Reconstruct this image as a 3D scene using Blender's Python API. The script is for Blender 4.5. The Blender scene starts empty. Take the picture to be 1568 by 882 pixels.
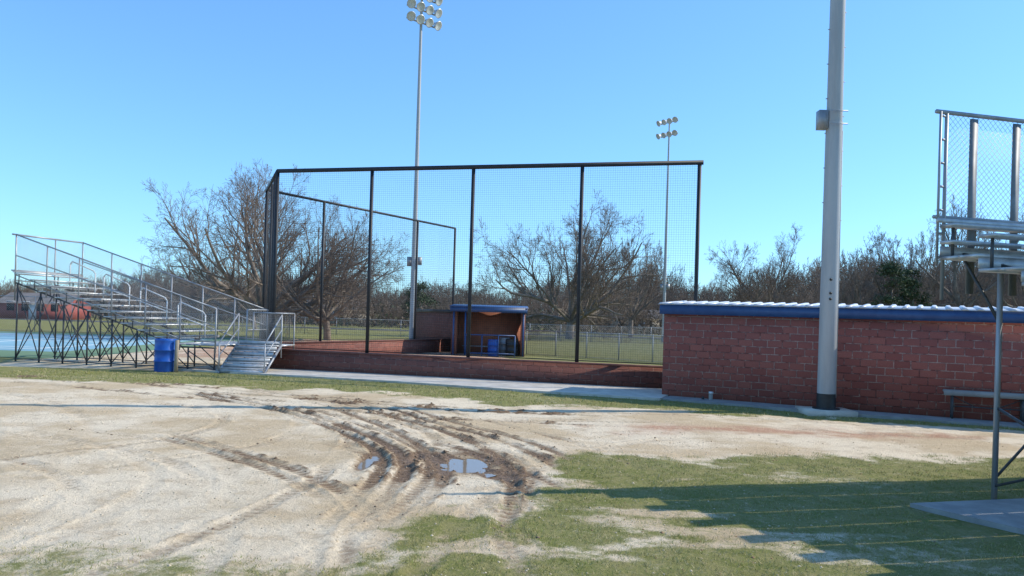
import bpy, math, random
import numpy as np
from mathutils import Vector, Quaternion
random.seed(7); rs=np.random.RandomState(11)
scene=bpy.context.scene
scene.view_settings.view_transform='Standard'; scene.view_settings.look='None'; scene.view_settings.exposure=0
EYE=2.3
# ---------------- helpers ----------------
def make_mesh(name,verts,groups,mats,smooth=False,uv=True,parent=None):
    verts=np.asarray(verts,dtype=np.float32).reshape(-1,3)
    me=bpy.data.meshes.new(name)
    tot=sum(len(g[0]) for g in groups); nl=sum(g[0].size for g in groups)
    me.vertices.add(len(verts)); me.vertices.foreach_set('co',verts.ravel())
    me.loops.add(nl); me.polygons.add(tot)
    li=np.concatenate([g[0].ravel() for g in groups]).astype(np.int32)
    sizes=np.concatenate([np.full(len(g[0]),g[0].shape[1]) for g in groups])
    st=np.concatenate([[0],np.cumsum(sizes)[:-1]]).astype(np.int32)
    mi=np.concatenate([np.broadcast_to(np.asarray(g[1]),(len(g[0]),)) for g in groups]).astype(np.int32)
    me.loops.foreach_set('vertex_index',li)
    me.polygons.foreach_set('loop_start',st)
    me.polygons.foreach_set('material_index',mi)
    for m in mats: me.materials.append(m)
    me.update(calc_edges=True)
    me.validate()
    if smooth: me.polygons.foreach_set('use_smooth',np.ones(len(me.polygons),dtype=bool))
    if uv:
        L=me.uv_layers.new(name='UVMap')
        n=len(me.polygons); no=np.zeros(n*3,dtype=np.float32); me.polygons.foreach_get('normal',no); no=no.reshape(-1,3)
        lt=np.zeros(n,dtype=np.int32); me.polygons.foreach_get('loop_total',lt)
        pn=np.repeat(no,lt,axis=0)
        vi=np.zeros(len(me.loops),dtype=np.int32); me.loops.foreach_get('vertex_index',vi)
        p=verts[vi]
        t=np.stack([-pn[:,1],pn[:,0],np.zeros(len(pn))],1); ln=np.linalg.norm(t,axis=1,keepdims=True); t=t/np.maximum(ln,1e-6)
        flat=np.abs(pn[:,2])>.7
        u=np.where(flat,p[:,0],(p*t).sum(1)); v=np.where(flat,p[:,1],p[:,2])
        if len(u)==len(L.data): L.data.foreach_set('uv',np.stack([u,v],1).astype(np.float32).ravel())
    ob=bpy.data.objects.new(name,me); scene.collection.objects.link(ob)
    if parent: ob.parent=parent
    return ob

def seg_arrays(segs,k):
    a=np.array(segs,dtype=np.float64)
    p0=a[:,0:3];p1=a[:,3:6];d=p1-p0;ln=np.linalg.norm(d,axis=1,keepdims=True);d=d/np.maximum(ln,1e-9)
    ref=np.where(np.abs(d[:,2:3])>.9,np.array([[1.,0,0]]),np.array([[0,0,1.]]))
    x=np.cross(d,ref);x/=np.linalg.norm(x,axis=1,keepdims=True);y=np.cross(d,x)
    n=len(a);V=np.zeros((n,2*k,3))
    for i in range(k):
        an=2*math.pi*(i+.5)/k;o=x*math.cos(an)+y*math.sin(an)
        V[:,i]=p0+o*a[:,6:7];V[:,k+i]=p1+o*a[:,7:8]
    base=(np.arange(n)*2*k)[:,None]
    F=[]
    for i in range(k):
        j=(i+1)%k
        F.append(np.concatenate([base+i,base+k+i,base+k+j,base+j],1))
    F=np.stack(F,1).reshape(-1,4)
    caps=np.concatenate([base+np.arange(k)[None,:],base+k+np.arange(k)[::-1][None,:]],0)
    return V.reshape(-1,3),F,caps

class MB:
    def __init__(s): s.v=[];s.q=[];s.segs={}
    def poly(s,pts,m=0):
        b=len(s.v);s.v+= [tuple(p) for p in pts];s.q.append((tuple(range(b,b+len(pts))),m))
    def hexa(s,p,m=0):
        b=len(s.v);s.v+=[tuple(x) for x in p]
        for f in ((0,3,2,1),(4,5,6,7),(0,1,5,4),(1,2,6,5),(2,3,7,6),(3,0,4,7)): s.q.append((tuple(b+i for i in f),m))
    def box(s,x0,x1,y0,y1,z0,z1,m=0):
        s.hexa([(x0,y0,z0),(x1,y0,z0),(x1,y1,z0),(x0,y1,z0),(x0,y0,z1),(x1,y0,z1),(x1,y1,z1),(x0,y1,z1)],m)
    def wall(s,a,b,t,z0,z1,m=0):
        a=np.array(a,float);b=np.array(b,float);d=(b-a)/np.linalg.norm(b-a);n=np.array([-d[1],d[0]])*t/2
        c=[a-n,b-n,b+n,a+n]
        s.hexa([(p[0],p[1],z0) for p in c]+[(p[0],p[1],z1) for p in c],m)
    def seg(s,a,b,r,m=0,r1=None,k=6):
        s.segs.setdefault((k,m),[]).append((*a,*b,r,r if r1 is None else r1))
    def path(s,pts,r,m=0,k=6):
        for a,b in zip(pts[:-1],pts[1:]): s.seg(a,b,r,m,k=k)
    def lathe(s,c,prof,m=0,k=24,axis=None):
        d=Vector(axis).normalized() if axis is not None else Vector((0,0,1))
        x=d.orthogonal().normalized();y=d.cross(x);c=Vector(c);b=len(s.v)
        for (r,z) in prof:
            for i in range(k):
                a=2*math.pi*i/k;s.v.append(tuple(c+d*z+(x*math.cos(a)+y*math.sin(a))*r))
        for j in range(len(prof)-1):
            for i in range(k):
                i2=(i+1)%k;s.q.append(((b+j*k+i,b+j*k+i2,b+(j+1)*k+i2,b+(j+1)*k+i),m))
    def build(s,name,mats,smooth=False,parent=None):
        V=[np.array(s.v,dtype=float).reshape(-1,3)];n=len(s.v);G=[]
        by={}
        for f,m in s.q: by.setdefault(len(f),[]).append((f,m))
        for k,l in by.items(): G.append((np.array([f for f,_ in l]),np.array([m for _,m in l])))
        for (k,m),sg in s.segs.items():
            v,f,c=seg_arrays(sg,k);V.append(v);G.append((f+n,m));G.append((c+n,m));n+=len(v)
        return make_mesh(name,np.concatenate(V),G,mats,smooth=smooth,parent=parent)

def nn(nt,t,**k):
    n=nt.nodes.new(t)
    for a,b in k.items(): setattr(n,a,b)
    return n
def newmat(name):
    m=bpy.data.materials.new(name);m.use_nodes=True;nt=m.node_tree
    return m,nt,nt.nodes['Principled BSDF']
def mix(nt,f,a,b,mode='MIX'):
    n=nt.nodes.new('ShaderNodeMix');n.data_type='RGBA';n.blend_type=mode
    for s,v in ((n.inputs[0],f),(n.inputs[6],a),(n.inputs[7],b)):
        if isinstance(v,bpy.types.NodeSocket): nt.links.new(v,s)
        elif isinstance(v,(int,float)): s.default_value=v
        else: s.default_value=(*v,1)
    return n.outputs[2]
def ramp(nt,inp,lo,hi):
    n=nt.nodes.new('ShaderNodeMapRange');n.interpolation_type='SMOOTHSTEP'
    n.inputs[1].default_value=lo;n.inputs[2].default_value=hi;nt.links.new(inp,n.inputs[0]);return n.outputs[0]
def math_(nt,op,a,b=None):
    n=nt.nodes.new('ShaderNodeMath');n.operation=op
    for s,v in ((n.inputs[0],a),(n.inputs[1],b)):
        if v is None: continue
        if isinstance(v,bpy.types.NodeSocket): nt.links.new(v,s)
        else: s.default_value=v
    return n.outputs[0]
def noise(nt,vec,scale,detail=6,rough=.6):
    n=nt.nodes.new('ShaderNodeTexNoise');n.inputs['Scale'].default_value=scale;n.inputs['Detail'].default_value=detail;n.inputs['Roughness'].default_value=rough
    nt.links.new(vec,n.inputs['Vector']);return n.outputs['Fac']
def bumpn(nt,h,dist,strength=1):
    b=nt.nodes.new('ShaderNodeBump');b.inputs['Distance'].default_value=dist;b.inputs['Strength'].default_value=strength
    nt.links.new(h,b.inputs['Height']);return b.outputs['Normal']
def smat(name,c1,c2,scale=6,rough=.8,metal=0,bump=0,streak=False):
    m,nt,b=newmat(name);tc=nn(nt,'ShaderNodeTexCoord').outputs['Object']
    if streak:
        mp=nn(nt,'ShaderNodeMapping');mp.inputs['Scale'].default_value=(1,1,.12);nt.links.new(tc,mp.inputs[0]);tc=mp.outputs[0]
    f=noise(nt,tc,scale,8,.65);f2=ramp(nt,f,.35,.65)
    nt.links.new(mix(nt,f2,c1,c2),b.inputs['Base Color'])
    b.inputs['Roughness'].default_value=rough;b.inputs['Metallic'].default_value=metal
    if bump: nt.links.new(bumpn(nt,f,bump),b.inputs['Normal'])
    return m

# ---------------- materials ----------------
galv=smat('galvanised_steel',(.40,.40,.40),(.28,.28,.29),3,.5,.35,streak=True)
polem=smat('pole_paint',(.44,.44,.43),(.34,.34,.34),2,.55,.1,streak=True)
alum=smat('aluminium_plank',(.60,.59,.57),(.43,.42,.41),5,.42,.4)
steel_dk=smat('weathered_frame_steel',(.10,.10,.10),(.06,.06,.06),6,.6,.3)
black=smat('black_post_paint',(.010,.011,.014),(.018,.019,.023),5,.55)
netm=smat('black_netting',(.02,.022,.027),(.03,.03,.035),5,.8)
wirem=smat('fence_wire',(.36,.36,.36),(.26,.26,.26),5,.5,.3)
bluep=smat('blue_trim_paint',(.020,.062,.18),(.03,.085,.22),3,.45)
roofw=smat('white_roof_metal',(.60,.62,.65),(.48,.50,.54),3,.4,.1)
conc=smat('concrete',(.64,.57,.47),(.50,.435,.35),2.2,.9,0,.004)
concd=smat('concrete_pad_mat',(.34,.325,.30),(.25,.24,.225),2.2,.9,0,.004)
bark=smat('bark',(.26,.21,.165),(.15,.12,.095),2,.9,0)
twigm=smat('twig_bark',(.22,.16,.12),(.14,.102,.078),1,.9,0)
twigfar=smat('distant_twig_bark',(.21,.16,.125),(.12,.092,.072),.25,.95,0)
pinem=smat('pine_needles',(.035,.06,.022),(.07,.09,.035),.8,.8)
barrel_m=smat('blue_barrel_plastic',(.012,.08,.36),(.02,.11,.42),3,.38)
blackpl=smat('black_plastic',(.015,.015,.015),(.03,.03,.03),3,.5)
wood=smat('old_wood',(.42,.34,.24),(.3,.24,.17),4,.85)
orange=smat('interior_wall_paint',(.50,.19,.11),(.38,.14,.08),2,.8)
glass=smat('dark_glass',(.02,.025,.03),(.03,.035,.04),2,.1)
whitep=smat('white_paint',(.7,.7,.68),(.6,.6,.58),2,.6)
redp=smat('red_wall_paint',(.35,.08,.06),(.28,.07,.05),2,.7)

def brick_mat(name,c1,c2,mo,bw=.4,rh=.2,ms=.012):
    m,nt,b=newmat(name);uv=nn(nt,'ShaderNodeUVMap').outputs[0]
    bt=nn(nt,'ShaderNodeTexBrick');nt.links.new(uv,bt.inputs['Vector'])
    bt.inputs['Color1'].default_value=(*c1,1);bt.inputs['Color2'].default_value=(*c2,1);bt.inputs['Mortar'].default_value=(*mo,1)
    bt.inputs['Scale'].default_value=1;bt.inputs['Brick Width'].default_value=bw;bt.inputs['Row Height'].default_value=rh
    bt.inputs['Mortar Size'].default_value=ms;bt.inputs['Mortar Smooth'].default_value=.3
    tc=nn(nt,'ShaderNodeTexCoord').outputs['Object']
    n1=noise(nt,tc,30,6,.75);n2=noise(nt,tc,1.1,4,.6);n3=noise(nt,tc,7,3,.6)
    show=ramp(nt,math_(nt,'ADD',math_(nt,'MULTIPLY',n2,.6),math_(nt,'MULTIPLY',n3,.6)),.50,.70)
    col=mix(nt,bt.outputs['Fac'],bt.outputs['Color'],mix(nt,show,tuple(x*.5 for x in c2),mo))
    col=mix(nt,math_(nt,'MULTIPLY',ramp(nt,n1,.35,.65),.5),col,tuple(min(1,x*.6) for x in c2))
    col=mix(nt,math_(nt,'MULTIPLY',ramp(nt,n1,.55,.75),.6),col,tuple(min(1,x*1.8) for x in c1))
    col=mix(nt,math_(nt,'MULTIPLY',ramp(nt,n2,.35,.7),.3),col,tuple(x*.6 for x in c2))
    nt.links.new(col,b.inputs['Base Color']);b.inputs['Roughness'].default_value=.92
    h=math_(nt,'SUBTRACT',n1,math_(nt,'MULTIPLY',bt.outputs['Fac'],1.2))
    nt.links.new(bumpn(nt,h,.02,.9),b.inputs['Normal']);return m
brick=brick_mat('red_split_face_block',(.48,.145,.10),(.34,.092,.067),(.64,.43,.34),ms=.014)
brick2=brick_mat('red_brown_brick',(.31,.115,.08),(.21,.075,.055),(.42,.28,.22),.4,.2,.012)
capm=smat('wall_cap',(.20,.085,.065),(.13,.055,.045),4,.9,0,.005)

# ---------------- ground ----------------
def vnoise(x,y,seed=0):
    ix=np.floor(x).astype(np.int64);iy=np.floor(y).astype(np.int64);fx=x-ix;fy=y-iy
    fx=fx*fx*(3-2*fx);fy=fy*fy*(3-2*fy)
    def h(a,b):
        n=(a*374761393+b*668265263+seed*982451653)&0xffffffff
        n=((n^(n>>13))*1274126177)&0xffffffff
        return ((n^(n>>16))&0xffff)/65535.
    return (h(ix,iy)*(1-fx)+h(ix+1,iy)*fx)*(1-fy)+(h(ix,iy+1)*(1-fx)+h(ix+1,iy+1)*fx)*fy
def fbm(x,y,seed=0,o=4):
    s=0;a=.5
    for i in range(o): s=s+a*vnoise(x*2**i+i*17.3,y*2**i-i*9.1,seed+i);a*=.5
    return s/(1-.5**o)
def sst(a,lo,hi):
    t=np.clip((a-lo)/(hi-lo),0,1);return t*t*(3-2*t)
def masks(x,y):
    n1=fbm(x*.9,y*.9,3)-.5;n2=fbm(x*3.1,y*3.1,8)-.5
    yb=13.0+.15*(x-.9);xl=np.interp(y,[4,6.8,8.5,9.6,12.8,14],[-1.8,-1.6,-1.1,.0,.8,1.0])
    g=np.minimum(yb-y,(x-xl))+n1*1.6+n2*.8
    bare=sst(fbm(x*.55,y*1.3,61),.55,.68)*sst(6.5-x,0,4)
    near=sst(g,-.45,.8)*(.72+.28*sst(n1+n2*.5,-.2,.15))*(1-.55*bare)
    ll=sst(8.3-y+n1*2.5-.25*np.abs(x+6),-.6,1.4)*.6*(x<1)
    low=np.interp(x,[-30,-16,-4,.8,6.8,11.8,30],[23.6,22.9,22.1,20.0,19.5,18.0,12])
    strip=sst(y-low+n1*1.8+n2*.9,-.5,.5)*(.70+.30*sst(n1+n2,-.25,.1))
    g=np.maximum(np.maximum(near,ll),strip)
    inf=sst(fbm(x*.3,y*.3,5)*2-1+np.minimum(np.minimum(x+17,.5-x),np.minimum(y-34,60-y)),0,1.5)
    g=g*(1-inf)
    und=sst(np.minimum(np.minimum(x+19,-9.5-x),np.minimum(y-27,42-y)),-.3,.6)
    g=g*(1-.8*und)
    clay=inf*.9+.85*sst(1-np.abs((y-16.6)/(1.3))+n1*1.4-np.maximum(0,np.abs(x-5.8)-3.4)*.6,.2,1.0)
    return g,np.clip(clay,0,1)
def catmull(P,n=6):
    P=[np.array(p,float) for p in P];P=[2*P[0]-P[1]]+P+[2*P[-1]-P[-2]];o=[]
    for i in range(1,len(P)-2):
        for j in range(n):
            t=j/n;o.append(.5*((2*P[i])+(-P[i-1]+P[i+1])*t+(2*P[i-1]-5*P[i]+4*P[i+1]-P[i+2])*t*t+(-P[i-1]+3*P[i]-3*P[i+1]+P[i+2])*t**3))
    o.append(P[-2]);return np.array(o)
def offs(P,d):
    P=np.array(P,float);T=np.gradient(P,axis=0);T/=np.linalg.norm(T,axis=1,keepdims=True)
    return P+np.stack([-T[:,1],T[:,0]],1)*d
A=[(-16,24.0),(-12,22.9),(-7.5,21),(-5.3,20),(-2.8,19),(-.9,18.6),(2.5,18.3)]
B=[(-9,21.6),(-5.2,18),(-3.4,15.7),(-2.1,13.5),(-1.54,11.8),(-1.49,9.9),(-1.6,8.2),(-1.36,6.6),(-1.3,5)]
C=[(-6,20.2),(-3.0,18.6),(-1.68,16.6),(-.3,14.6),(.5,12.8),(.9,11.2)]
E=[(-6.5,14.4),(-3.86,12),(-2.3,10.2),(-1.5,8.6),(-1.2,7)]
Fk=[(-12,15),(-8,14.2),(-5,12.6),(-3.6,10.4),(-3.2,8.2),(-3.3,5.5)]
H=[(-1.9,13.6),(-.9,12.5),(.13,10.5),(.5,9.4)]
K=[(-4.3,18.4),(-2.6,15.8),(-1.5,13.4),(-.9,11.2),(-1.1,9.2),(-1.9,7.4),(-2.6,5.2)]
L1=[(-14,11.5),(-10,12.2),(-7,11.2),(-5,9.2),(-4.2,7.2),(-4.0,5)]
L2=[(-15,19.5),(-11,16.2),(-8.3,12.6),(-6.9,9.2),(-6.4,6)]
L3=[(-9,20.5),(-6.5,18.6),(-4.2,16.4),(-2.9,14.2),(-2.6,11.4),(-2.9,8.6),(-3.9,5.6)]
tracks=[(A,.045,.10,1.,0),(offs(A,-1.5),.028,.10,.75,1),(offs(A,.55),.03,.09,.8,0),(offs(A,-.75),.02,.08,.5,1),(B,.045,.12,1.,0),(offs(B,1.55),.03,.11,.8,1),(offs(B,-.34),.035,.10,.85,1),(offs(B,.36),.02,.08,.6,1),
 (C,.035,.10,.9,0),(offs(C,.42),.025,.10,.7,1),(offs(C,1.2),.018,.10,.5,1),(E,.028,.11,.75,1),(offs(E,-.3),.022,.10,.6,1),(offs(E,1.5),.014,.12,.4,1),(Fk,.014,.13,.3,1),(offs(Fk,-1.55),.014,.13,.3,1),
 (H,.03,.10,.8,0),(offs(H,.5),.02,.09,.6,1),(K,.028,.11,.7,0),(offs(K,1.2),.016,.11,.45,1),
 (L1,.014,.12,.3,1),(offs(L1,1.5),.014,.12,.3,1),(L2,.014,.12,.28,1),(offs(L2,1.5),.014,.12,.28,1),(L3,.018,.12,.42,1),(offs(L3,1.5),.018,.12,.42,1),
 ([(-14,17.6),(-10,17),(-6.5,16.2),(-3,16.6),(1,17.3),(6,17.2),(12,15.6)],.014,.13,.38,1),([(-14,19.4),(-10,18.6),(-6.5,17.8),(-3,18.2),(1,18.9),(6,18.8),(12,17.2)],.014,.13,.38,1),
 ([(-5,5),(-4.4,8),(-5,11),(-8,13.5),(-12,14.6)],.012,.13,.22,1),([(-6.6,5),(-6.1,8),(-6.7,10.2),(-9,12),(-13,13)],.012,.13,.22,1),
 ([(-9,6.5),(-7.6,9),(-5.2,11.4),(-4,14),(-4.8,17),(-8,20)],.014,.12,.38,1),([(-10.4,7),(-9.2,9.6),(-6.8,12),(-5.6,14.5),(-6.4,17),(-9.6,19.5)],.014,.12,.38,1),
 ([(-.9,5),(-.75,7),(-.4,9.2),(.6,12),(2.4,14.6),(6,16.4),(11,16.6)],.012,.12,.3,1)]
def ruts(x,y):
    z=np.zeros_like(x);mud=np.zeros_like(x)
    wob=(fbm(x*1.3,y*1.3,21)-.5)*.10+(fbm(x*5,y*5,22)-.5)*.06
    brk=sst(fbm(x*.8,y*.8,33),.33,.55)
    for ti,(P,dep,w,mu,tr) in enumerate(tracks):
        Q=catmull(P,6);s0=0
        mn=Q.min(0)-1;mx=Q.max(0)+1
        sel=(x>mn[0])&(x<mx[0])&(y>mn[1])&(y<mx[1])
        xs_=x[sel];ys_=y[sel];b=np.full(xs_.shape,9.);ar=np.zeros_like(xs_)
        for a,c in zip(Q[:-1],Q[1:]):
            d=c-a;L2_=(d**2).sum();L=math.sqrt(L2_)
            t=np.clip(((xs_-a[0])*d[0]+(ys_-a[1])*d[1])/L2_,0,1)
            ds=np.hypot(xs_-a[0]-t*d[0],ys_-a[1]-t*d[1]);k=ds<b
            b=np.where(k,ds,b);ar=np.where(k,s0+t*L,ar);s0+=L
        ends=sst(ar,0,1.2)*sst(s0-ar,0,1.0)
        dry=.5+.5*sst(ys_,8.0,11.5) if mu>.5 else 1.0
        b=np.abs(b+wob[sel]*.7)
        inr=np.exp(-(b/w)**4);berm=np.exp(-((b-1.45*w)/(.33*w))**2)
        tread=(.5+.5*np.sin(ar*2*math.pi/.14)) if tr else (fbm(xs_*5,ys_*5,41))
        amp=(.5+.5*brk[sel])*ends if mu>.5 else (.25+.75*sst(fbm(xs_*.5+ti*7.1,ys_*.5,34),.35,.55))*ends
        bn=sst(fbm(xs_*4.5,ys_*4.5,55+ti),.35,.7)*1.5
        z[sel]+=amp*dep*dry*(-inr*(.65+.45*tread)+.7*berm*bn)
        m=mu*amp*dry*(inr*(.65+.35*tread)+.6*berm*bn)
        mud[sel]=np.maximum(mud[sel],np.clip(m,0,1))
    z=z+mud*(fbm(x*8,y*8,66)-.5)*.045
    return z,mud
PUD=[(-.62,12.0,.50,.80),(-2.15,11.9,.14,.7),(-1.45,12.4,.10,.4),(-.1,11.2,.25,.3)]
def height(x,y,full=True):
    z=(fbm(x*.25,y*.25,2)-.5)*.10*sst(y,0,12)+(fbm(x*1.6,y*1.6,6)-.5)*.03
    fade=sst(26-y,0,5)*sst(np.abs(x)*-1+16,0,4)
    z=z*fade
    zr,mud=ruts(x,y);z=z+zr
    wetz=(fbm(x*1.6,y*1.6,71)-.5)
    around=np.exp(-(((x+.7)/1.6)**2+((y-12.3)/2.4)**2)**1.3)
    mud=np.clip(mud+.26*around*sst(wetz+.10,-.05,.2),0,1)
    for px,py,a,b in PUD:
        q=((x-px)/a)**2+((y-py)/b)**2
        k=np.exp(-q**1.6)
        z=z*(1-.85*k)-.05*k;mud=np.clip(mud+.6*np.exp(-(q/1.4)**1.5),0,1)
    return z,mud
def axis(parts):
    o=[]
    for a,b,s in parts: o.append(np.arange(a,b-1e-6,s))
    return np.concatenate(o)
gx=np.concatenate([-np.geomspace(900,40,14),axis([(-38,-13,.9),(-13,-7,.06),(-7,3.2,.036),(3.2,12,.1),(12,38,.9)]),np.geomspace(40,900,14)])
gy=np.concatenate([[-120,-60,-30,-15,-6,-1,2,4],axis([(5,14,.036),(14,23,.06),(23,30,.2),(30,64,1.)]),np.geomspace(66,1400,26)])
X,Y=np.meshgrid(gx,gy);sh=X.shape;x=X.ravel();y=Y.ravel()
z,mud=height(x,y);g,clay=masks(x,y)
g=g*(1-mud*.95)
idx=np.arange(len(x)).reshape(sh)
quads=np.stack([idx[:-1,:-1].ravel(),idx[:-1,1:].ravel(),idx[1:,1:].ravel(),idx[1:,:-1].ravel()],1)
gm,nt,b=newmat('ground_dirt_and_grass')
at=nn(nt,'ShaderNodeAttribute',attribute_name='mask');sep=nn(nt,'ShaderNodeSeparateColor');nt.links.new(at.outputs['Color'],sep.inputs[0])
G_,M_,C_=sep.outputs[0],sep.outputs[1],sep.outputs[2]
tc=nn(nt,'ShaderNodeTexCoord').outputs['Object']
nA=noise(nt,tc,.35,5,.6);nB=noise(nt,tc,2.2,6,.65);nC=noise(nt,tc,14,6,.7);nD=noise(nt,tc,70,5,.75);nE=noise(nt,tc,5.5,8,.7)
dirt=mix(nt,ramp(nt,nA,.40,.58),(.60,.45,.275),(.80,.66,.47))
dirt=mix(nt,math_(nt,'MULTIPLY',ramp(nt,nB,.47,.70),.55),dirt,(.47,.33,.19))
dirt=mix(nt,math_(nt,'MULTIPLY',ramp(nt,nC,.52,.74),.45),dirt,(.38,.275,.165))
dirt=mix(nt,math_(nt,'MULTIPLY',ramp(nt,nD,.5,.75),.40),dirt,(.84,.73,.56))
clayc=mix(nt,ramp(nt,nC,.4,.65),(.44,.22,.13),(.58,.36,.24))
dirt=mix(nt,math_(nt,'MULTIPLY',C_,ramp(nt,nB,.3,.55)),dirt,clayc)
mudc=mix(nt,ramp(nt,nC,.4,.65),(.15,.092,.052),(.28,.185,.11))
dirt=mix(nt,ramp(nt,math_(nt,'ADD',M_,math_(nt,'MULTIPLY',math_(nt,'SUBTRACT',nC,.5),.8)),.12,.68),dirt,mudc)
gr=mix(nt,ramp(nt,nB,.35,.65),(.17,.185,.035),(.27,.245,.085))
gr=mix(nt,math_(nt,'MULTIPLY',ramp(nt,nC,.50,.70),.8),gr,(.38,.315,.155))
gr=mix(nt,math_(nt,'MULTIPLY',ramp(nt,nD,.5,.7),.6),gr,(.07,.085,.02))
gf=ramp(nt,math_(nt,'ADD',G_,math_(nt,'ADD',math_(nt,'MULTIPLY',math_(nt,'SUBTRACT',nE,.5),1.2),math_(nt,'MULTIPLY',math_(nt,'SUBTRACT',nD,.5),1.0))),.26,.70)
gf=math_(nt,'MULTIPLY',gf,.94)
nt.links.new(mix(nt,gf,dirt,gr),b.inputs['Base Color'])
rr=nn(nt,'ShaderNodeMapRange');nt.links.new(M_,rr.inputs[0]);rr.inputs[1].default_value=.45;rr.inputs[2].default_value=1;rr.inputs[3].default_value=.95;rr.inputs[4].default_value=.5
nt.links.new(rr.outputs[0],b.inputs['Roughness'])
hh=math_(nt,'ADD',math_(nt,'MULTIPLY',nC,1.4),math_(nt,'MULTIPLY',nD,.6))
nt.links.new(bumpn(nt,hh,.04,.85),b.inputs['Normal'])
b.inputs['Specular IOR Level'].default_value=.15
ground=make_mesh('ground',np.stack([x,y,z],1),[(quads,0)],[gm],smooth=True,uv=False)
ca=ground.data.color_attributes.new('mask','FLOAT_COLOR','POINT')
ca.data.foreach_set('color',np.stack([g,mud,clay,np.ones_like(g)],1).astype(np.float32).ravel())

wm,nt,b=newmat('muddy_water');b.inputs['Base Color'].default_value=(.26,.20,.14,1);b.inputs['Roughness'].default_value=.04
b.inputs['IOR'].default_value=1.33;b.inputs['Specular IOR Level'].default_value=.9
tc=nn(nt,'ShaderNodeTexCoord').outputs['Object'];nt.links.new(bumpn(nt,noise(nt,tc,6,2),.002,.3),b.inputs['Normal'])
for i,(px,py,a,bb) in enumerate(PUD[:2]):
    mb=MB();mb.poly([(px+math.cos(t)*a*1.25,py+math.sin(t)*bb*1.25,-.030) for t in np.linspace(0,2*math.pi,33)[:-1]])
    mb.build('puddle',[wm])

def blades(name,n,xr,yr,h0,h1,w,thr):
    bx=rs.uniform(*xr,n);by=rs.uniform(*yr,n)
    gg,_=masks(bx,by);zz,mm=height(bx,by);gg=gg*(1-mm)
    cl=fbm(bx*6,by*6,91)
    keep=rs.rand(n)<np.clip((gg-thr)*1.5,0,1)*(.12+1.5*sst(cl,.36,.70))
    keep&=~((bx>5.0)&(by<10.9)&(by>8.4)&(by>8.7+(bx-5.9)*.27)&(by<10.05+(bx-5.1)*.28))
    bx,by,zz,gg,cl=bx[keep],by[keep],zz[keep],gg[keep],cl[keep];n=len(bx)
    a=rs.uniform(0,math.pi*2,n);h=rs.uniform(h0,h1,n)*(.5+.8*cl);ww=w*rs.uniform(.6,1.3,n)
    lean=rs.uniform(.3,1.5,n)*h;la=rs.uniform(0,math.pi*2,n)
    V=np.zeros((n,3,3))
    V[:,0]=np.stack([bx-np.cos(a)*ww,by-np.sin(a)*ww,zz-.01],1);V[:,1]=np.stack([bx+np.cos(a)*ww,by+np.sin(a)*ww,zz-.01],1)
    V[:,2]=np.stack([bx+np.cos(la)*lean,by+np.sin(la)*lean,zz+h],1)
    r=rs.rand(n)+ (fbm(bx*.8,by*.8,93)-.5)*1.2
    mi=np.where(r<.36,1,np.where(r<.62,0,2))
    make_mesh(name,V.reshape(-1,3),[(np.arange(n*3).reshape(-1,3),mi)],[gA,gB,gC],uv=False)
gA=smat('grass_green',(.17,.22,.03),(.24,.255,.05),2,.7);gB=smat('grass_straw',(.50,.41,.21),(.41,.335,.16),2,.8);gC=smat('grass_olive',(.26,.25,.06),(.33,.28,.09),2,.8)
blades('grass',190000,(-2.5,9.5),(5.2,15),.012,.040,.004,.15)
blades('grass',70000,(-16,13),(17.8,26.5),.02,.065,.009,.15)
blades('grass',16000,(-7,-1),(5.2,8.5),.015,.04,.004,.12)
def rocks(name,n,xr,yr,s0,s1,mats,wet=False):
    bx=rs.uniform(*xr,n);by=rs.uniform(*yr,n);zz,mm=height(bx,by)
    if wet:
        k=rs.rand(n)<mm*1.2-.2;bx,by,zz=bx[k],by[k],zz[k];n=len(bx)
    s=s0+(s1-s0)*rs.rand(n)**3
    D=np.array([(1,0,0),(0,1,0),(-1,0,0),(0,-1,0),(0,0,.6),(0,0,-.6)],float)
    V=np.zeros((n,6,3));an=rs.uniform(0,6.28,n)
    for i in range(6):
        d=D[i]*rs.uniform(.6,1.2,(n,3));V[:,i,0]=bx+s*(d[:,0]*np.cos(an)-d[:,1]*np.sin(an));V[:,i,1]=by+s*(d[:,0]*np.sin(an)+d[:,1]*np.cos(an));V[:,i,2]=zz+s*d[:,2]
    T_=np.array([(0,1,4),(1,2,4),(2,3,4),(3,0,4),(1,0,5),(2,1,5),(3,2,5),(0,3,5)])
    F=(np.arange(n)*6)[:,None,None]+T_[None]
    make_mesh(name,V.reshape(-1,3),[(F.reshape(-1,3),0)],mats,uv=False)
clodm=smat('dirt_clod',(.48,.37,.24),(.64,.53,.38),3,.95);clodw=smat('wet_clod',(.16,.105,.06),(.23,.155,.095),3,.8)
rocks('dirt_clods',7000,(-12,4),(5.3,20),.005,.024,[clodm])
rocks('mud_clods',16000,(-9,3),(8,21.5),.008,.042,[clodw],True)
leafm=smat('dead_leaf',(.34,.20,.09),(.25,.14,.07),3,.8)
rocks('fallen_leaves',500,(0,10),(5.5,16),.010,.026,[leafm])

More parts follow.
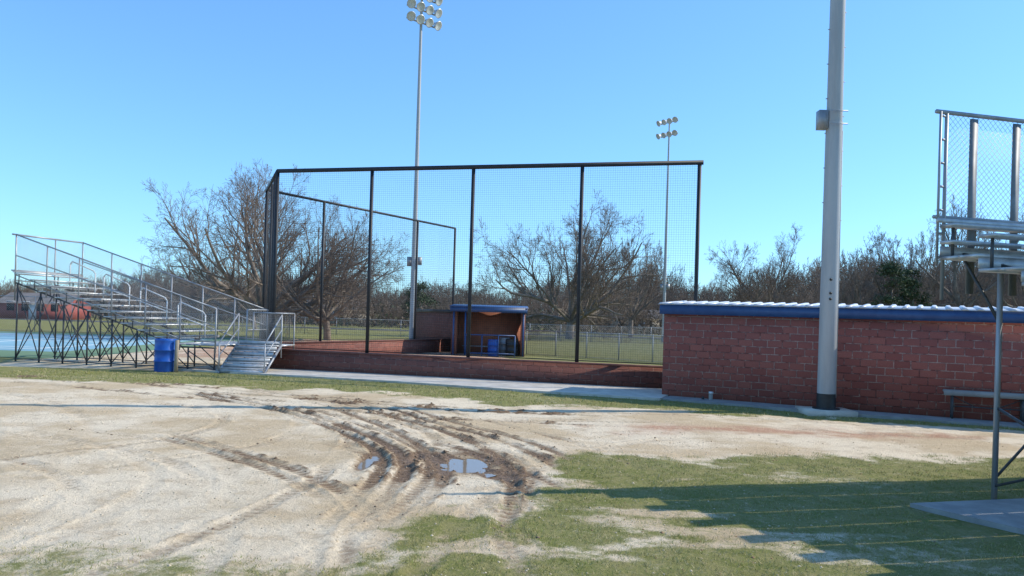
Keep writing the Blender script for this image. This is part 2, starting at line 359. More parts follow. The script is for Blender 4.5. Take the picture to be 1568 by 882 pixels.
# ---------------- concrete walk ----------------
def slab(mb,pts,z0,z1,m=0):
    n=len(pts);mb.poly([(p[0],p[1],z1) for p in pts],m)
    for i in range(n):
        a=pts[i];c=pts[(i+1)%n];mb.poly([(a[0],a[1],z0),(c[0],c[1],z0),(c[0],c[1],z1),(a[0],a[1],z1)],m)
mb=MB();slab(mb,[(-11.5,27.4),(-4,25.3),(1.0,23.3),(4.25,22.2),(4.7,23.25),(5.0,25.3),(-9.1,29.1),(-11.3,29.3)],-.1,.06)
mb.build('concrete_path',[conc])
mb=MB();slab(mb,[(5.15,10.0),(5.95,8.7),(14.0,10.9),(13.6,12.3)],-.1,.05)
mb.build('concrete_pad',[concd])
mb=MB();slab(mb,[(4.3,22.4),(12.6,17.9),(18.0,15.0),(18.4,15.7),(4.75,23.2)],-.1,.045);mb.build('shade_toned_apron',[concd])  # concrete strip at the dugout base, its shade put into the darker colour

# ---------------- near dugout ----------------
mb=MB();L=15.
mb.box(0,L,0,.2,-.1,2.50,0);mb.box(0,.2,.203,2.0,-.1,2.5,0);mb.box(L-.2,L,.203,2.0,-.1,2.5,0)
for i in range(5): mb.seg((.6+i*3.4,1.9,0),(.6+i*3.4,1.9,2.55),.05,1)
mb.hexa([(-.1,-.12,2.46),(L+.1,-.12,2.46),(L+.1,-.07,2.46),(-.1,-.07,2.46),(-.1,-.12,2.74),(L+.1,-.12,2.74),(L+.1,-.07,2.74),(-.1,-.07,2.74)],1)
for xx in (-.12,L+.07): mb.hexa([(xx,-.068,2.47),(xx+.05,-.068,2.47),(xx+.05,2.3,2.57),(xx,2.3,2.57),(xx,-.068,2.72),(xx+.05,-.068,2.72),(xx+.05,2.3,2.84),(xx,2.3,2.84)],1)
mb.hexa([(-.15,-.17,2.742),(L+.15,-.17,2.742),(L+.15,2.4,2.87),(-.15,2.4,2.87),(-.15,-.17,2.755),(L+.15,-.17,2.755),(L+.15,2.4,2.885),(-.15,2.4,2.885)],2)
xx=-.12
while xx<L+.1:
    mb.hexa([(xx,-.19,2.753),(xx+.16,-.19,2.753),(xx+.16,2.4,2.883),(xx,2.4,2.883),(xx+.04,-.19,2.80),(xx+.12,-.19,2.80),(xx+.12,2.4,2.93),(xx+.04,2.4,2.93)],2);xx+=.34
dug=mb.build('brick_dugout',[brick,bluep,roofw]);dug.location=(4.54,23.4,0);dug.rotation_euler=(0,0,math.atan2(-4.3,8.03))
def local(ob,loc,rz): ob.location=loc;ob.rotation_euler=(0,0,rz);return ob
mb=MB();mb.box(-.95,.95,-.14,.14,.70,.75,0);mb.box(-.95,.95,-.16,-.145,.62,.75,0)
for sx in (-.75,.75):
    mb.seg((sx,-.1,0),(sx,-.1,.70),.03,1,k=4);mb.seg((sx,.12,0),(sx,.12,.70),.03,1,k=4);mb.seg((sx,-.1,.15),(sx,.12,.15),.02,1,k=4);mb.seg((sx,0,.6),(sx*.3,0,.35),.015,1,k=4)
mb.seg((-.75,0,.35),(.75,0,.35),.02,1,k=4)
local(mb.build('bench',[concd,steel_dk]),(11.75,19.3,0),-.40)
mb=MB();mb.lathe((0,0,0),[(0.0,.0),(.055,0),(.055,.22),(.065,.22),(.065,.27),(0,.275)],0,12);mb.lathe((-.22,.02,0),[(0,0),(.04,0),(.04,.12),(0,.13)],1,10)
local(mb.build('pipe_cleanout',[whitep,blackpl]),(5.75,22.4,0.0),0)

# ---------------- low wall + backstop ----------------
W0=(5.35,25.38);W1=(-9.14,29.2);W2=(-10.75,33.7);W3=(-3.56,47.0)
mb=MB()
for a,c in ((W0,W1),(W1,W2),(W2,W3)):
    mb.wall(a,c,.22,-.1,.72,0);mb.wall(a,c,.28,.722,.78,1)
mb.build('low_brick_wall',[brick2,capm])
HT=7.38
posts=[];t0=np.array((5.9,25.24));t1=np.array((-8.86,29.12))
for i in range(5): posts.append(t0+(t1-t0)*i/4)
p2=np.array(W2)+(.0,.2);p3=np.array(W3)
allp=posts+[p2]+[p2+(p3-p2)*s for s in (.24,.745,1)]
mb=MB()
for i,p in enumerate(allp):
    r=.065 if i!=4 else .075
    mb.seg((p[0],p[1],0),(p[0],p[1],HT),r,0,k=10)
mb.seg((t1[0]-.45,t1[1]+1.2,0),(t1[0]-.45,t1[1]+1.2,HT-.1),.06,0,k=8);mb.seg((t1[0]-.95,t1[1]+2.5,0),(t1[0]-.95,t1[1]+2.5,HT-.1),.06,0,k=8)
def beam(a,b,z,r): mb.seg((a[0],a[1],z),(b[0],b[1],z),r,0,k=4)
e=t0+(t0-t1)/np.linalg.norm(t0-t1)*.12
beam(e,t1,HT,.09);beam(t1,p2,HT,.07);beam(p2,p3,HT,.07)
for a,c in ((t0,t1),(t1,p2),(p2,p3)): beam(a,c,.84,.02)
def net(a,c,z0,z1,sp=.075,r=.0023):
    a=np.array(a,float);c=np.array(c,float);L=np.linalg.norm(c-a);n=int(L/sp)
    for i in range(n+1):
        p=a+(c-a)*i/n;mb.seg((p[0],p[1],z0),(p[0],p[1],z1),r,1,k=3)
    m=int((z1-z0)/sp)
    for j in range(m+1):
        zz=z0+(z1-z0)*j/m;mb.seg((a[0],a[1],zz),(c[0],c[1],zz),r,1,k=3)
net(t0,t1,.82,HT-.05);net(t1,p2,.82,HT-.05,.09);net(p2,p3,.82,HT-.05,.10,.0025)
mb.build('backstop_netting_fence',[black,netm])

# ---------------- light poles ----------------
fixm=smat('floodlight_shell',(.62,.62,.60),(.45,.45,.45),3,.35,.3)
def light_pole(name,px,py,H,r0,r1,levels,face,near=False,nf=4):
    mb=MB()
    if near:
        hs=[0,.50,7.55,14.2,H]
        R=lambda z:r0+(r1-r0)*z/H
        mb.lathe((0,0,0),[(R(0)+.01,.08),(R(0)+.01,.50)],1,28)
        for a,c in zip(hs[1:-1],hs[2:]):
            mb.lathe((0,0,0),[(R(a)-.0,a-.0),(R(a)+.004,a+.02),(R(c)+.014,c)],0,28)
        mb.box(-.62,.62,-.5,.5,-.1,.10,4)
        mb.lathe((0,0,0),[(0,.13),(.34,.13),(.34,.101),(0,.101)],1,20)
        for zz in np.arange(3.2,H-2,.45):
            s=1 if int(zz/.45)%2 else -1
            if zz>5: mb.seg((s*R(zz)*.9,0,zz),(s*(R(zz)+.05),0,zz),.014,0,k=6)
        for zz in (2.95,3.10,3.45): mb.lathe((-.06,-R(zz)-.004,zz),[(0,.0),(.035,0),(.035,.02),(0,.02)],1,10,axis=(0,-1,0))
        mb.seg((R(2)*.85,-R(2)*.6,.4),(R(7)*.85,-R(7)*.6,7.3),.018,0,k=6)
        mb.box(-R(7.4)-.24,-R(7.4)-.01,-.12,.12,7.35,7.83,5)
        for zz in (7.42,7.75): mb.box(-R(7.4)-.03,R(7.4)+.02,-.13-R(7),-.12-R(7)+.005,zz,zz+.03,5)
    else:
        mb.lathe((0,0,0),[(r0,0),(r1,H)],0,14)
        mb.box(-r0-.25,-r0+.02,-.1,.1,5.2,5.8,5);mb.box(r0-.02,r0+.3,-.1,.1,5.3,5.8,5)
    fx,fy=face;ln=math.hypot(fx,fy);fx/=ln;fy/=ln;ax=(-fy,fx)
    for z in levels:
        mb.seg((-ax[0]*1.15,-ax[1]*1.15,z),(ax[0]*1.15,ax[1]*1.15,z),.05,0,k=6)
        for i in range(nf):
            o=-1.05+2.1*i/(nf-1);c=Vector((ax[0]*o,ax[1]*o,z))
            d=Vector((fx+ax[0]*(o*.25),fy+ax[1]*(o*.25),-.55)).normalized();c2=c+Vector((fx*.2,fy*.2,.12))
            mb.seg(tuple(c),tuple(c2),.04,0,k=5)
            mb.lathe(tuple(c2),[(0,-.20),(.10,-.18),(.12,-.05),(.20,.03),(.30,.24),(.31,.25),(.27,.24),(0,.20)],3,14,axis=d)
    ob=mb.build(name,[polem,blackpl,concd,fixm,conc,galv]);ob.location=(px,py,0);return ob
light_pole('light_pole',8.22,20.35,22,.228,.13,(20.2,21,21.8),(.3,1),near=True)
light_pole('light_pole',-6.35,50,22.4,.19,.08,(20.75,21.55,22.35),(.7,-.7))
light_pole('light_pole',15.1,78,22.2,.18,.07,(20.6,21.9),(-.75,-.55),nf=4)
mb=MB();mb.lathe((0,0,0),[(.1,0),(.06,11)],0,8);mb.seg((0,0,10.8),(1.2,0,11),.04);ob=mb.build('utility_pole',[galv]);ob.location=(-30,118,0)

# ---------------- bleachers ----------------
def bleacher(name,O,u,w,length,n,tread,rise,deck,walk,gf,gb,postsp,mesh_sp,wr,backposts=None,seath=.42,right=False):
    mb=MB();u=np.array(u);w=np.array(w);O=np.array(O)
    def P(s,y,z): q=O+u*s+w*y;return (q[0],q[1],z)
    def hx(s0,s1,y0,y1,z0,z1,m): mb.hexa([P(s0,y0,z0),P(s1,y0,z0),P(s1,y1,z0),P(s0,y1,z0),P(s0,y0,z1),P(s1,y0,z1),P(s1,y1,z1),P(s0,y1,z1)],m)
    S=walk+n*tread;zt=deck+(n-1)*rise
    if walk>.3:
        for k in range(int(walk/.3)): hx(k*.3,k*.3+.28,-.05,length,deck-.05,deck,0)
    for i in range(n):
        s=walk+i*tread;z=deck+i*rise
        hx(s,s+.24,-.08,length,z-.045,z,0);hx(s+.26,s+.34,-.08,length,z-.045,z,0)
        if right: hx(s+.345,s+tread-.0,-.08,length,z-.045,z,0)
        hx(s+tread-.26,s+tread,-.1,length,z+seath-.045,z+seath,0)
        hx(s+tread+.005,s+tread+.03,-.06,length,z+(.01 if right else .12),z+rise-.05,0)
        for yy in np.arange(0,length+.1,1.8):
            mb.seg(P(s+tread-.13,yy,z),P(s+tread-.13,yy,z+seath-.05),.022,1,k=4)
    def zs(s): return deck+max(0,(s-walk))/(n*tread)*n*rise-.1
    yst=.32 if right else 0
    frames=np.arange(yst,length+.1,1.8)
    for yy in frames:
        if walk>.3: mb.seg(P(0,yy,deck-.12),P(walk,yy,deck-.12),.035,1,k=4)
        mb.seg(P(walk,yy,deck-.12),P(S,yy,zs(S)-.05),.035,1,k=4)
        if right:
            ss=[.3,2.6,4.6,S-.62]
            for j,s in enumerate(ss):
                mb.seg(P(s,yy,-.05),P(s,yy,zs(s)-.02),.037,2,k=4)
                if j:
                    a=ss[j-1];zz1=min(1.25,zs(a)-.2)
                    mb.seg(P(s,yy,.2),P(a,yy,zz1),.022,1,k=4);mb.seg(P(s,yy,1.25),P(a,yy,.2),.022,1,k=4)
            mb.seg(P(S-.62,yy,zs(S)-1.),P(S,yy,zs(S)-.1),.022,1,k=4)
        else:
            m=8;ss=np.linspace(0.05,S-.08,m+1)
            for j,s in enumerate(ss):
                mb.seg(P(s,yy,-.05),P(s,yy,zs(s)-.05),.032,1,k=4)
                if j:
                    a=ss[j-1]
                    mb.seg(P(a,yy,.12),P(s,yy,zs(s)-.15),.02,1,k=4)
                    if zs(s)>1.5: mb.seg(P(a,yy,zs(a)-.15),P(s,yy,.12),.02,1,k=4)
            mb.seg(P(0,yy,.1),P(S,yy,.1),.025,1,k=4)
    for s in np.linspace(S*.35,S-(.62 if right else .1),4):
        for a,c in zip(frames[:-1],frames[1:]):
            if right:
                if s>S-.7: mb.seg(P(s,a,.3),P(s,c,1.9),.018,1,k=4)
                continue
            mb.seg(P(s,a,.15),P(s,c,zs(s)-.2),.018,1,k=4);mb.seg(P(s,c,.15),P(s,a,zs(s)-.2),.018,1,k=4)
    def zr(s): return gf+(gb-gf)*s/S
    def zb(s): return (deck+.05 if s<walk else zs(s)+.2)
    for yy in (() if right else (0,length)):
        m=int(round(S/postsp))
        for j in range(m+1):
            s=S*j/m;mb.seg(P(s,yy-.05,zb(s)-.35),P(s,yy-.05,zr(s)),.028,2,k=6)
        mb.seg(P(0,yy-.05,zr(0)),P(S,yy-.05,zr(S)),.026,2)
        mb.path([P(0,yy-.05,zb(0)+.05),P(walk,yy-.05,zb(walk)+.05),P(S,yy-.05,zb(S)+.05)],.022,2)
        mb.path([P(0,yy-.05,(zb(0)+zr(0))/2),P(S,yy-.05,(zb(S)+zr(S))/2)],.02,2)
        sp=mesh_sp*1.414;K=int((S+3)/sp)
        for k in range(-int(3/sp),K):
            for sg in (1,-1):
                s0=k*sp;prev=None
                for q in range(0,26):
                    s=s0+sg*q*.084;h=q*.084
                    if s<0 or s>S: prev=None;continue
                    if h>zr(s)-zb(s)-.02: break
                    cur=P(s,yy-.05,zb(s)+.03+h)
                    if prev is not None: mb.seg(prev,cur,wr,3,k=3)
                    prev=cur
    bp=list(np.arange(0,length+.1,1.8)) if backposts is None else backposts
    zbk=zt+seath+.03
    for yy in bp:
        if backposts is not None and yy>0: hx(S+.03,S+.06,yy,yy+.12,zt-.5,gb-.05,5)
        else: mb.seg(P(S+.04,yy,zt-.6),P(S+.04,yy,gb),.028,2)
    if right:
        mb.seg(P(S+.02,-.12,zt-.1),P(S+.02,-.12,gb),.02,2)
        for zz in np.arange(zt,gb,.33): mb.seg(P(S+.02,-.12,zz),P(S+.04,0,zz),.018,2)
    for zz,r in ((gb,.032),(zbk+.08,.026)): mb.seg(P(S+.04,-.18,zz),P(S+.04,length,zz),r,2)
    hx(S-.02,S+.02,-.15,length,zbk,zbk+.06,0)
    if right: hx(S-.3,S-.05,-.14,length,zt+.17,zt+.21,0)
    sp=mesh_sp*1.414;hg=gb-zbk-.1
    k=-int(hg/sp)-1
    while k*sp<length:
        a=k*sp;c=a+hg;ya,yb_=max(a,0),min(c,length)
        if yb_>ya:
            mb.seg(P(S+.05,ya,zbk+.1+(ya-a)),P(S+.05,yb_,zbk+.1+(yb_-a)),wr,3,k=3)
            mb.seg(P(S+.05,ya,gb-(ya-a)),P(S+.05,yb_,gb-(yb_-a)),wr,3,k=3)
        k+=1
    if walk>.3:
        for yy in np.arange(1.8,length+.1,1.8): mb.seg(P(0,yy,deck-.3),P(0,yy,gf),.026,2)
        mb.seg(P(0,1.8,gf),P(0,length,gf),.026,2);mb.seg(P(0,1.8,deck+.5),P(0,length,deck+.5),.022,2)
        for yy in np.arange(1.8,length,.12): mb.seg(P(0,yy,deck+.05),P(0,yy,gf),.006,3,k=3)
        for yy in (1.7,):
            for s in (walk+.3,walk+2.0,walk+3.7,walk+5.3):
                z0=zs(s)+.15;z1=zs(s+1.2)+.15
                mb.path([P(s,yy,z0),P(s,yy,z0+.85),P(s+.1,yy,z0+.97),P(s+1.1,yy,z1+.97),P(s+1.2,yy,z1+.85),P(s+1.2,yy,z1)],.026,4)
                mb.path([P(s,yy,z0+.45),P(s+1.2,yy,z1+.45)],.022,4)
    return mb.build(name,[alum,steel_dk,galv,wirem,whitep,postg])
postg=smat('post_board_steel',(.24,.24,.24),(.17,.17,.17),4,.6,.2)
bleacher('bleachers',(-10.25,27.25),(-.967,.253),(.253,.967),3.2,10,.73,.215,.95,1.4,2.2,4.76,1.35,.075,.0034)
n2=12;tr2=.65;S2=n2*tr2;u2=np.array((-.258,.966));O2=np.array((6.05,11.0))-u2*S2
bleacher('bleachers',tuple(O2),tuple(u2),(.966,.258),9.0,n2,tr2,.20,1.09,0,2.3,5.33,1.3,.062,.0026,backposts=[0,.42,1.18,2.6,4.4,6.2,8.0],seath=.45,right=True)

# stairs
mb=MB();W=1.55;ns=5
for i in range(ns):
    zz=.19*(i+1);mb.box(0,W,i*.3,i*.3+.28,zz-.04,zz,0);mb.box(0.02,W-.02,i*.3+.285,i*.3+.3,zz,zz+.14,0)
    mb.box(0.02,W-.02,i*.3-.0,i*.3+.012,zz-.17,zz-.05,0)
for sx in (-.03,W+.03):
    mb.seg((sx,-.05,0),(sx,ns*.3,.19*ns),.05,1,k=4)
    mb.seg((sx,0,0),(sx,0,1.05),.025,1);mb.seg((sx,ns*.3,.5),(sx,ns*.3,2.05),.025,1);mb.seg((sx,0,1.05),(sx,ns*.3,2.05),.025,1);mb.seg((sx,0,.6),(sx,ns*.3,1.5),.02,1)
mb.box(0,W+.1,ns*.3,ns*.3+1.2,.91,.95,0)
for xx in (0.02,W/2,W+.05): mb.seg((xx,ns*.3+1.2,0),(xx,ns*.3+1.2,2.1),.025,1)
mb.seg((W/2,ns*.3,2.1),(W+.05,ns*.3,2.1),.025,1);mb.seg((W+.05,ns*.3,2.1),(W+.05,ns*.3+1.2,2.1),.025,1);mb.seg((0,ns*.3+1.2,2.1),(W,ns*.3+1.2,2.1),.025,1)
for k in np.arange(W/2,W+.05,.045): mb.seg((k,ns*.3+.02,.95),(k,ns*.3+.02,2.1),.0045,2,k=3)
for k in np.arange(0,W,.06): mb.seg((k,ns*.3+1.2,.95),(k,ns*.3+1.2,2.1),.004,2,k=3)
for k in np.arange(.95,2.1,.06): mb.seg((W/2,ns*.3+.02,k),(W+.05,ns*.3+.02,k),.004,2,k=3)
local(mb.build('metal_stairs',[alum,galv,wirem]),(-9.98,26.9,0),-.08)

def barrel(name,px,py,r,h,m):
    mb=MB();mb.lathe((0,0,0),[(0,0),(r*.93,0),(r*.97,.03),(r*.97,h*.3),(r*1.02,h*.31),(r*1.02,h*.34),(r*.97,h*.35),(r*.97,h*.64),(r*1.02,h*.65),(r*1.02,h*.68),(r*.97,h*.69),(r*.97,h*.94),(r*.99,h*.97),(r*.95,h),(r*.9,h),(r*.88,h*.93),(0,h*.92)],0,28)
    ob=mb.build(name,[m],smooth=True);ob.location=(px,py,0);return ob
barrel('plastic_barrel',-11.85,26.9,.36,1.12,barrel_m)
mb=MB();mb.hexa([(-.05,-.05,0),(.05,-.05,0),(.05,.05,0),(-.05,.05,0),(-.02,-.05,1.1),(.08,-.05,1.1),(.08,.05,1.1),(-.02,.05,1.1)]);ob=mb.build('wooden_stake',[wood]);ob.location=(-11.42,26.75,0)

# ---------------- far dugout ----------------
mb=MB()
X0,X1=-3.3,.75
mb.box(X0,X0+.2,0,2.6,-.1,2.42,0);mb.box(X1-.2,X1,0,2.6,-.1,2.42,0);mb.box(X0+.203,X1-.203,2.4,2.6,-.1,2.42,4)
mb.box(X0+.203,X0+.22,.05,2.39,0,2.4,4);mb.box(X1-.22,X1-.203,.05,2.39,0,2.4,4)
mb.box(X0-.1,X1+.1,-.2,-.14,2.4,2.66,1);mb.box(X0-.1,X1+.1,-.138,2.9,2.45,2.5,5)
mb.hexa([(X0-.15,-.25,2.665),(X1+.15,-.25,2.665),(X1+.15,2.9,2.8),(X0-.15,2.9,2.8),(X0-.15,-.25,2.69),(X1+.15,-.25,2.69),(X1+.15,2.9,2.83),(X0-.15,2.9,2.83)],1)
for xx in (X0+.1,X0+.75,X1-.1): mb.seg((xx,-.05,0),(xx,-.05,2.42),.06,1,k=4)
for zz in (.15,1.15): mb.seg((X0+.8,-.4,zz),(X1-.55,-.4,zz),.035,1)
for xx in np.linspace(X0+.8,X1-.55,4): mb.seg((xx,-.4,0),(xx,-.4,1.15),.035,1)
mb.box(X0+.5,X1-.5,1.6,1.9,.42,.47,3)
for xx in (X0+.7,-1.2,X1-.7): mb.seg((xx,1.75,0),(xx,1.75,.42),.03,1,k=4)
mb.wall((X0,2.7),(X0-4.2,17),.2,-.1,2.3,0);mb.wall((X0,2.7),(X0-4.2,17),.34,2.302,2.5,5)
ob=mb.build('brick_dugout',[brick2,bluep,roofw,alum,orange,blackpl]);ob.location=(0,43.2,0)
barrel('plastic_barrel',-1.0,43.4,.3,.9,barrel_m);barrel('trash_can',.05,43.5,.36,.95,blackpl);barrel('trash_can',-.35,44.3,.33,1.0,galv)

# ---------------- fences ----------------
def fence(name,pts,h,sp=2.4,ms=.11,wr=.004):
    mb=MB()
    for a,c in zip(pts[:-1],pts[1:]):
        a=np.array(a,float);c=np.array(c,float);L=np.linalg.norm(c-a);n=max(1,int(round(L/sp)))
        for i in range(n+1):
            p=a+(c-a)*i/n;mb.seg((p[0],p[1],0),(p[0],p[1],h+.05),.03,0,k=6)
        mb.seg((a[0],a[1],h),(c[0],c[1],h),.024,0);mb.seg((a[0],a[1],.05),(c[0],c[1],.05),.012,0,k=4)
        d=(c-a)/L;k=-int(h/ms)-1
        while k*ms*1.2<L:
            s=k*ms*1.2;e0=max(0,s);e1=min(L,s+h)
            if e1>e0:
                p=a+d*e0;q=a+d*e1
                mb.seg((p[0],p[1],e0-s),(q[0],q[1],e1-s),wr,1,k=3);mb.seg((p[0],p[1],h-(e0-s)),(q[0],q[1],h-(e1-s)),wr,1,k=3)
            k+=1
    return mb.build(name,[galv,wirem])
fence('chain_link_fence',[(.9,46),(9.2,40.6),(16,38)],1.42,2.2,.075,.009)
fence('chain_link_fence',[(-34,74),(-4,70),(30,76),(70,84)],1.5,3,.16,.006)
fence('chain_link_fence',[(-52,58),(-17.0,60)],2.6,2.8,.14,.006)
mb=MB();mb.box(-60,-17.8,31.5,57,-.05,.012,0);mb.box(-56,-20.5,35.5,54,-.04,.017,1)
for yy in (37,38.4,45,51,52.4): mb.box(-54,-22.5,yy,yy+.07,-.03,.022,2)
for xx in (-54,-48,-37.5,-28,-22.5): mb.box(xx,xx+.07,37.08,52.39,-.03,.026,2)
cg=smat('court_green',(.10,.17,.11),(.12,.20,.13),1,.9);cb=smat('court_blue',(.15,.29,.38),(.18,.32,.41),1,.95)
mb.build('tennis_court',[cg,cb,whitep])
mb=MB()
for xx in np.linspace(-43.5,-31.5,3): mb.seg((xx,44.7,0),(xx,44.7,1.07),.04,0)
for zz in (.1,.35,.6,.85,1.05): mb.seg((-43.5,44.7,zz),(-31.5,44.7,zz),.02 if zz<1 else .04,1 if zz<1 else 2,k=4)
mb.build('tennis_net',[steel_dk,netm,whitep])
mb=MB();mb.box(-300,300,92,98,-.05,.015,0)
for k in range(-60,60): mb.box(k*4,k*4+2,94.95,95.07,-.04,.02,1)
mb.build('road',[smat('asphalt',(.06,.06,.06),(.09,.09,.088),1,.9),whitep])

def house(name,px,py,w,d,h,rz,wm_,rm):
    mb=MB();mb.box(-w/2,w/2,-d/2,d/2,-.1,h,0)
    rh=h+1.4;mb.poly([(-w/2-.4,-d/2-.4,h),(w/2+.4,-d/2-.4,h),(w/2+.4,0,rh),(-w/2-.4,0,rh)],1);mb.poly([(w/2+.4,d/2+.4,h),(-w/2-.4,d/2+.4,h),(-w/2-.4,0,rh),(w/2+.4,0,rh)],1)
    for s in (-1,1): mb.poly([(s*w/2,-d/2,h),(s*w/2,d/2,h),(s*w/2,0,rh-.1)],0)
    for xx in np.linspace(-w/2+1.4,w/2-1.4,4):
        mb.box(xx-.45,xx+.45,-d/2-.03,-d/2-.005,1.,2.1,2);mb.box(xx-.52,xx+.52,-d/2-.045,-d/2-.031,2.1,2.18,3)
    mb.box(-.45,.45,-d/2-.04,-d/2-.006,0,2.05,3)
    ob=mb.build(name,[wm_,rm,glass,whitep]);ob.location=(px,py,0);ob.rotation_euler=(0,0,rz)
roofd=smat('shingle_roof',(.12,.11,.10),(.18,.16,.15),1,.9);tan=smat('tan_siding',(.45,.40,.32),(.4,.35,.28),1,.8)
house('brick_house',-60,101,8,7,1.9,.1,redp,roofd);house('siding_house',20,122,9,8,2.3,-.1,tan,roofd);house('siding_house',-27,122,9,8,2.3,.05,tan,roofd)

# ---------------- bare trees ----------------
def tree_segs(rng,H,trunk=.2,nl=6,kids=(7,6,5,4),spread=(25,62),minr=.010,r0=None,rat=(.46,.70),shrink=.55):
    segs=[];r0=r0 or H*.028
    def grow(p,d,L,r,lv):
        n=max(2,int(L/(.8 if lv<=1 else .6 if lv==2 else .5)));n=min(n,9)
        wob=(.06,.13,.13,.13,.14,.15)[lv];up=(.0,.02,.03,.03,.02,.01)[lv]
        mx=len(kids);nk=kids[lv-1] if 0<lv<=mx else 0
        rend=max(minr*.7,r*.25) if lv else r*.8
        marks=sorted(rng.uniform(.18,.97)  for _ in range(nk));mi=0;step=L/n
        for i in range(n):
            t0=i/n;t1=(i+1)/n
            d=(d+Vector((rng.gauss(0,wob),rng.gauss(0,wob),rng.gauss(0,wob)+up))).normalized()
            q=p+d*step;ra=r+(rend-r)*t0;rb=r+(rend-r)*t1
            segs.append((p.x,p.y,p.z,q.x,q.y,q.z,ra,rb))
            while mi<nk and marks[mi]<=t1:
                f=(marks[mi]-t0)*n;b=p+(q-p)*max(0,min(1,f));rr=ra+(rb-ra)*f
                a=math.radians(rng.uniform(24,56));o=d.orthogonal().normalized();o.rotate(Quaternion(d,rng.uniform(0,6.283)))
                nd=(d*math.cos(a)+o*math.sin(a));nd.z+=.06;nd.normalize()
                grow(b,nd,L*rng.uniform(*rat)*(1-.45*marks[mi]),max(minr,rr*shrink),lv+1);mi+=1
            p=q
        return p,d
    p,d=grow(Vector((0,0,-.2)),Vector((rng.gauss(0,.05),rng.gauss(0,.05),1)).normalized(),H*trunk,r0,0)
    off=rng.uniform(0,6.28)
    for i in range(nl):
        t=((i+.4)/nl)
        az=off+2.399*i+rng.uniform(-.3,.3);a=math.radians(spread[0]+(spread[1]-spread[0])*math.sqrt(t)+rng.uniform(-5,5))
        nd=Vector((math.cos(az)*math.sin(a),math.sin(az)*math.sin(a),math.cos(a)))
        grow(p-Vector((0,0,H*trunk*rng.uniform(0,.35)*t)),nd,H*rng.uniform(.60,.72),r0*rng.uniform(.36,.58),1)
    return np.array(segs)
def fit(s,H,W):
    zmax=np.percentile(s[:,5],99.8);w=max(1e-3,np.percentile(s[:,3],99.6)-np.percentile(s[:,3],.4));wy=np.percentile(s[:,4],99.4)-np.percentile(s[:,4],.6)
    sc=np.array([W/w,W/wy,H/zmax]);s=s.copy();s[:,0:3]*=sc;s[:,3:6]*=sc;return s
def tree_obj(name,s,mats,loc=(0,0,0),parent=None,thr=.028):
    big=s[s[:,6]>thr];sm=s[s[:,6]<=thr];V=[];G=[];n=0
    if len(big):
        v,f,c=seg_arrays(big,6);V.append(v);G.append((f,0));n+=len(v)
    if len(sm):
        v,f,c=seg_arrays(sm,3);V.append(v);G.append((f+n,1))
    ob=make_mesh(name,np.concatenate(V),G,mats,uv=False,parent=parent);ob.location=loc;return ob
def T(seed,loc,H,W,**k):
    s=fit(tree_segs(random.Random(seed),H,**k),H,W);return tree_obj('bare_tree',s,[bark,twigm],loc)
T(3,(-17.6,56,0),13.0,18.5,nl=12,trunk=.14,kids=(10,8,5,3),spread=(5,84),r0=.45,minr=.008)
T(5,(-13.6,58,0),10.6,12,nl=8,trunk=.17,kids=(8,7,5,2),spread=(8,80),r0=.3,minr=.008)
T(8,(5.9,80,0),14.8,20,nl=13,trunk=.14,kids=(10,8,5,3),spread=(5,84),r0=.45,minr=.011)
T(13,(14.6,96,0),12.3,8,nl=8,trunk=.2,kids=(7,7,5,3),spread=(8,70),minr=.012)
T(17,(29,90,0),13.4,12.5,nl=12,trunk=.22,kids=(9,7,5,3),spread=(5,78),minr=.010)
T(23,(47,96,0),14.0,13,nl=8,trunk=.25,kids=(7,7,5,3),spread=(8,70),minr=.012)
T(29,(56,98,0),18.5,12,nl=8,trunk=.3,kids=(7,7,5,3),spread=(8,60),minr=.012)
T(31,(64,95,0),17,12,nl=8,trunk=.3,kids=(7,7,5,3),spread=(8,65),minr=.012)
T(37,(-25.5,78,0),8,10,nl=8,trunk=.2,kids=(7,6,4,3),spread=(8,75),minr=.011)
T(41,(41,93,0),11,9,nl=8,trunk=.25,kids=(7,6,4,3),spread=(8,65),minr=.011)
def pine(px,py,H,W,seed):
    r=np.random.RandomState(seed);mb=MB();mb.seg((0,0,-.1),(0,0,H*.95),.22,0,.05,k=7);n=3600
    nb=34;cs=[]
    for i in range(nb):
        t=r.uniform(.25,1);a=r.uniform(0,6.28);R=W/2*(1-.75*(t-.25)/.75)*r.uniform(.4,1);c=(math.cos(a)*R,math.sin(a)*R,H*t);cs.append((c,W*.14*r.uniform(.6,1.2)))
        mb.seg((0,0,H*t*.93),c,.05,0,.02,k=4)
    for j in range(n):
        c,rad=cs[r.randint(nb)];p=np.array(c)+r.normal(0,.5,3)*rad*np.array([1.3,1.3,.6]);s=r.uniform(.10,.26)
        o=r.normal(0,1,(3,3));o/=np.linalg.norm(o,axis=1,keepdims=True)
        mb.poly([tuple(p+o[0]*s),tuple(p+o[1]*s),tuple(p+o[2]*s)],1)
    ob=mb.build('pine_tree',[bark,pinem]);ob.location=(px,py,0)
pine(44.5,92,9.5,6,1);pine(48.0,94,9.0,6,2);pine(-14,118,6.5,7,3)
dt=bpy.data.objects.new('distant_trees',None);scene.collection.objects.link(dt)
var=[]
for i in range(6):
    s=fit(tree_segs(random.Random(100+i),10,nl=8,trunk=.12,kids=(7,6,4),spread=(5,60),minr=.017,r0=.18),10,8.0)
    ob=tree_obj('tree_%d'%i,s,[twigfar,twigfar],(0,-500,0),parent=dt,thr=.06);var.append(ob)
rng=random.Random(5)
tv=lambda a:np.interp(a,[-900,-784,-600,-560,-400,-150,0,100,200,300,400,480,560,650,784,1000],[40,34,42,62,64,54,54,60,84,64,82,100,110,120,124,105])
k=0
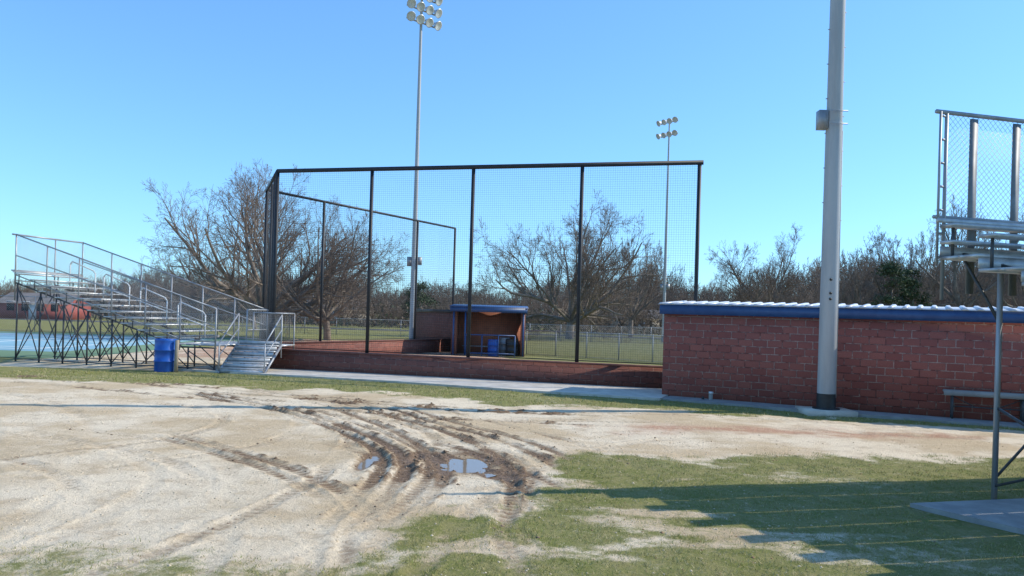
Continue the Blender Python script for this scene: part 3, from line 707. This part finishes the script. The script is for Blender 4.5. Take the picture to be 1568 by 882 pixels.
for row,(D0,cnt,sc) in enumerate([(106,70,.62),(125,100,.85),(150,110,1.0),(180,110,.98)]):
    for i in range(cnt):
        a=-1050+2200*(i+rng.uniform(-.45,.45))/cnt;D=D0*rng.uniform(.95,1.08)
        Hh=(2.3+tv(a)*D/1200*rng.uniform(.65,1.15))*sc
        src=var[rng.randrange(6)]
        o=bpy.data.objects.new('tree_inst_%d'%k,src.data);k+=1;scene.collection.objects.link(o);o.parent=dt
        o.location=(a/1200*D,D,-.1);s=Hh/10;o.scale=(s*rng.uniform(.85,1.3),s*1.1,s);o.rotation_euler=(0,0,rng.uniform(0,6.28))
for o in var: bpy.data.objects.remove(o)
n=130000;a=rs.uniform(-1100,1150,n);D=rs.uniform(106,178,n)
hmax=np.minimum((2.3+tv(a)*D/1200)*.60,5.5)*(.45+.55*fbm(a*.02,D*.05,77));zz=rs.rand(n)**1.3*hmax
c=np.stack([a/1200*D,D,zz],1);s=rs.uniform(.12,.38,n)[:,None,None]
o=rs.normal(0,1,(n,3,3));o/=np.linalg.norm(o,axis=2,keepdims=True);V=c[:,None,:]+o*s
mi=(fbm(a*.03,D*.1,79)>.62).astype(int)
brush=smat('brushwood',(.16,.12,.088),(.10,.078,.058),.2,.95);bg=smat('evergreen_brush',(.05,.07,.03),(.08,.09,.045),.3,.9)
make_mesh('distant_undergrowth',V.reshape(-1,3),[(np.arange(n*3).reshape(-1,3),mi)],[brush,bg],uv=False)

# ---------------- light ----------------
az=math.radians(9.6);el=math.radians(38)
Sd=Vector((math.cos(el)*math.cos(az),math.cos(el)*math.sin(az),math.sin(el)))
sl=bpy.data.lights.new('sun','SUN');sl.energy=5.0;sl.angle=math.radians(.5);sl.color=(1,.94,.82)
so=bpy.data.objects.new('sun',sl);scene.collection.objects.link(so);so.rotation_euler=Sd.to_track_quat('Z','Y').to_euler()
w=bpy.data.worlds.new('World');scene.world=w;w.use_nodes=True;nt=w.node_tree
bgn=nt.nodes['Background'];sk=nt.nodes.new('ShaderNodeTexSky');sk.sky_type='NISHITA';sk.sun_disc=False
sk.sun_elevation=el;sk.sun_rotation=math.pi/2-az;sk.air_density=1.0;sk.dust_density=.3;sk.ozone_density=1.5
ga=nt.nodes.new('ShaderNodeGamma');ga.inputs[1].default_value=.75;nt.links.new(sk.outputs[0],ga.inputs[0])
col=mix(nt,1.0,ga.outputs[0],(1.0,1.72,2.50),'MULTIPLY')
nt.links.new(col,bgn.inputs[0]);bgn.inputs[1].default_value=.15
# ---------------- camera ----------------
cam=bpy.data.cameras.new('Camera');co=bpy.data.objects.new('Camera',cam);scene.collection.objects.link(co)
co.location=(0,0,EYE);co.rotation_euler=(math.radians(90),math.radians(-1.7),0)
cam.lens=27.55;cam.sensor_width=36;cam.shift_y=41/1568;cam.clip_end=3000;cam.clip_start=.05
scene.camera=co
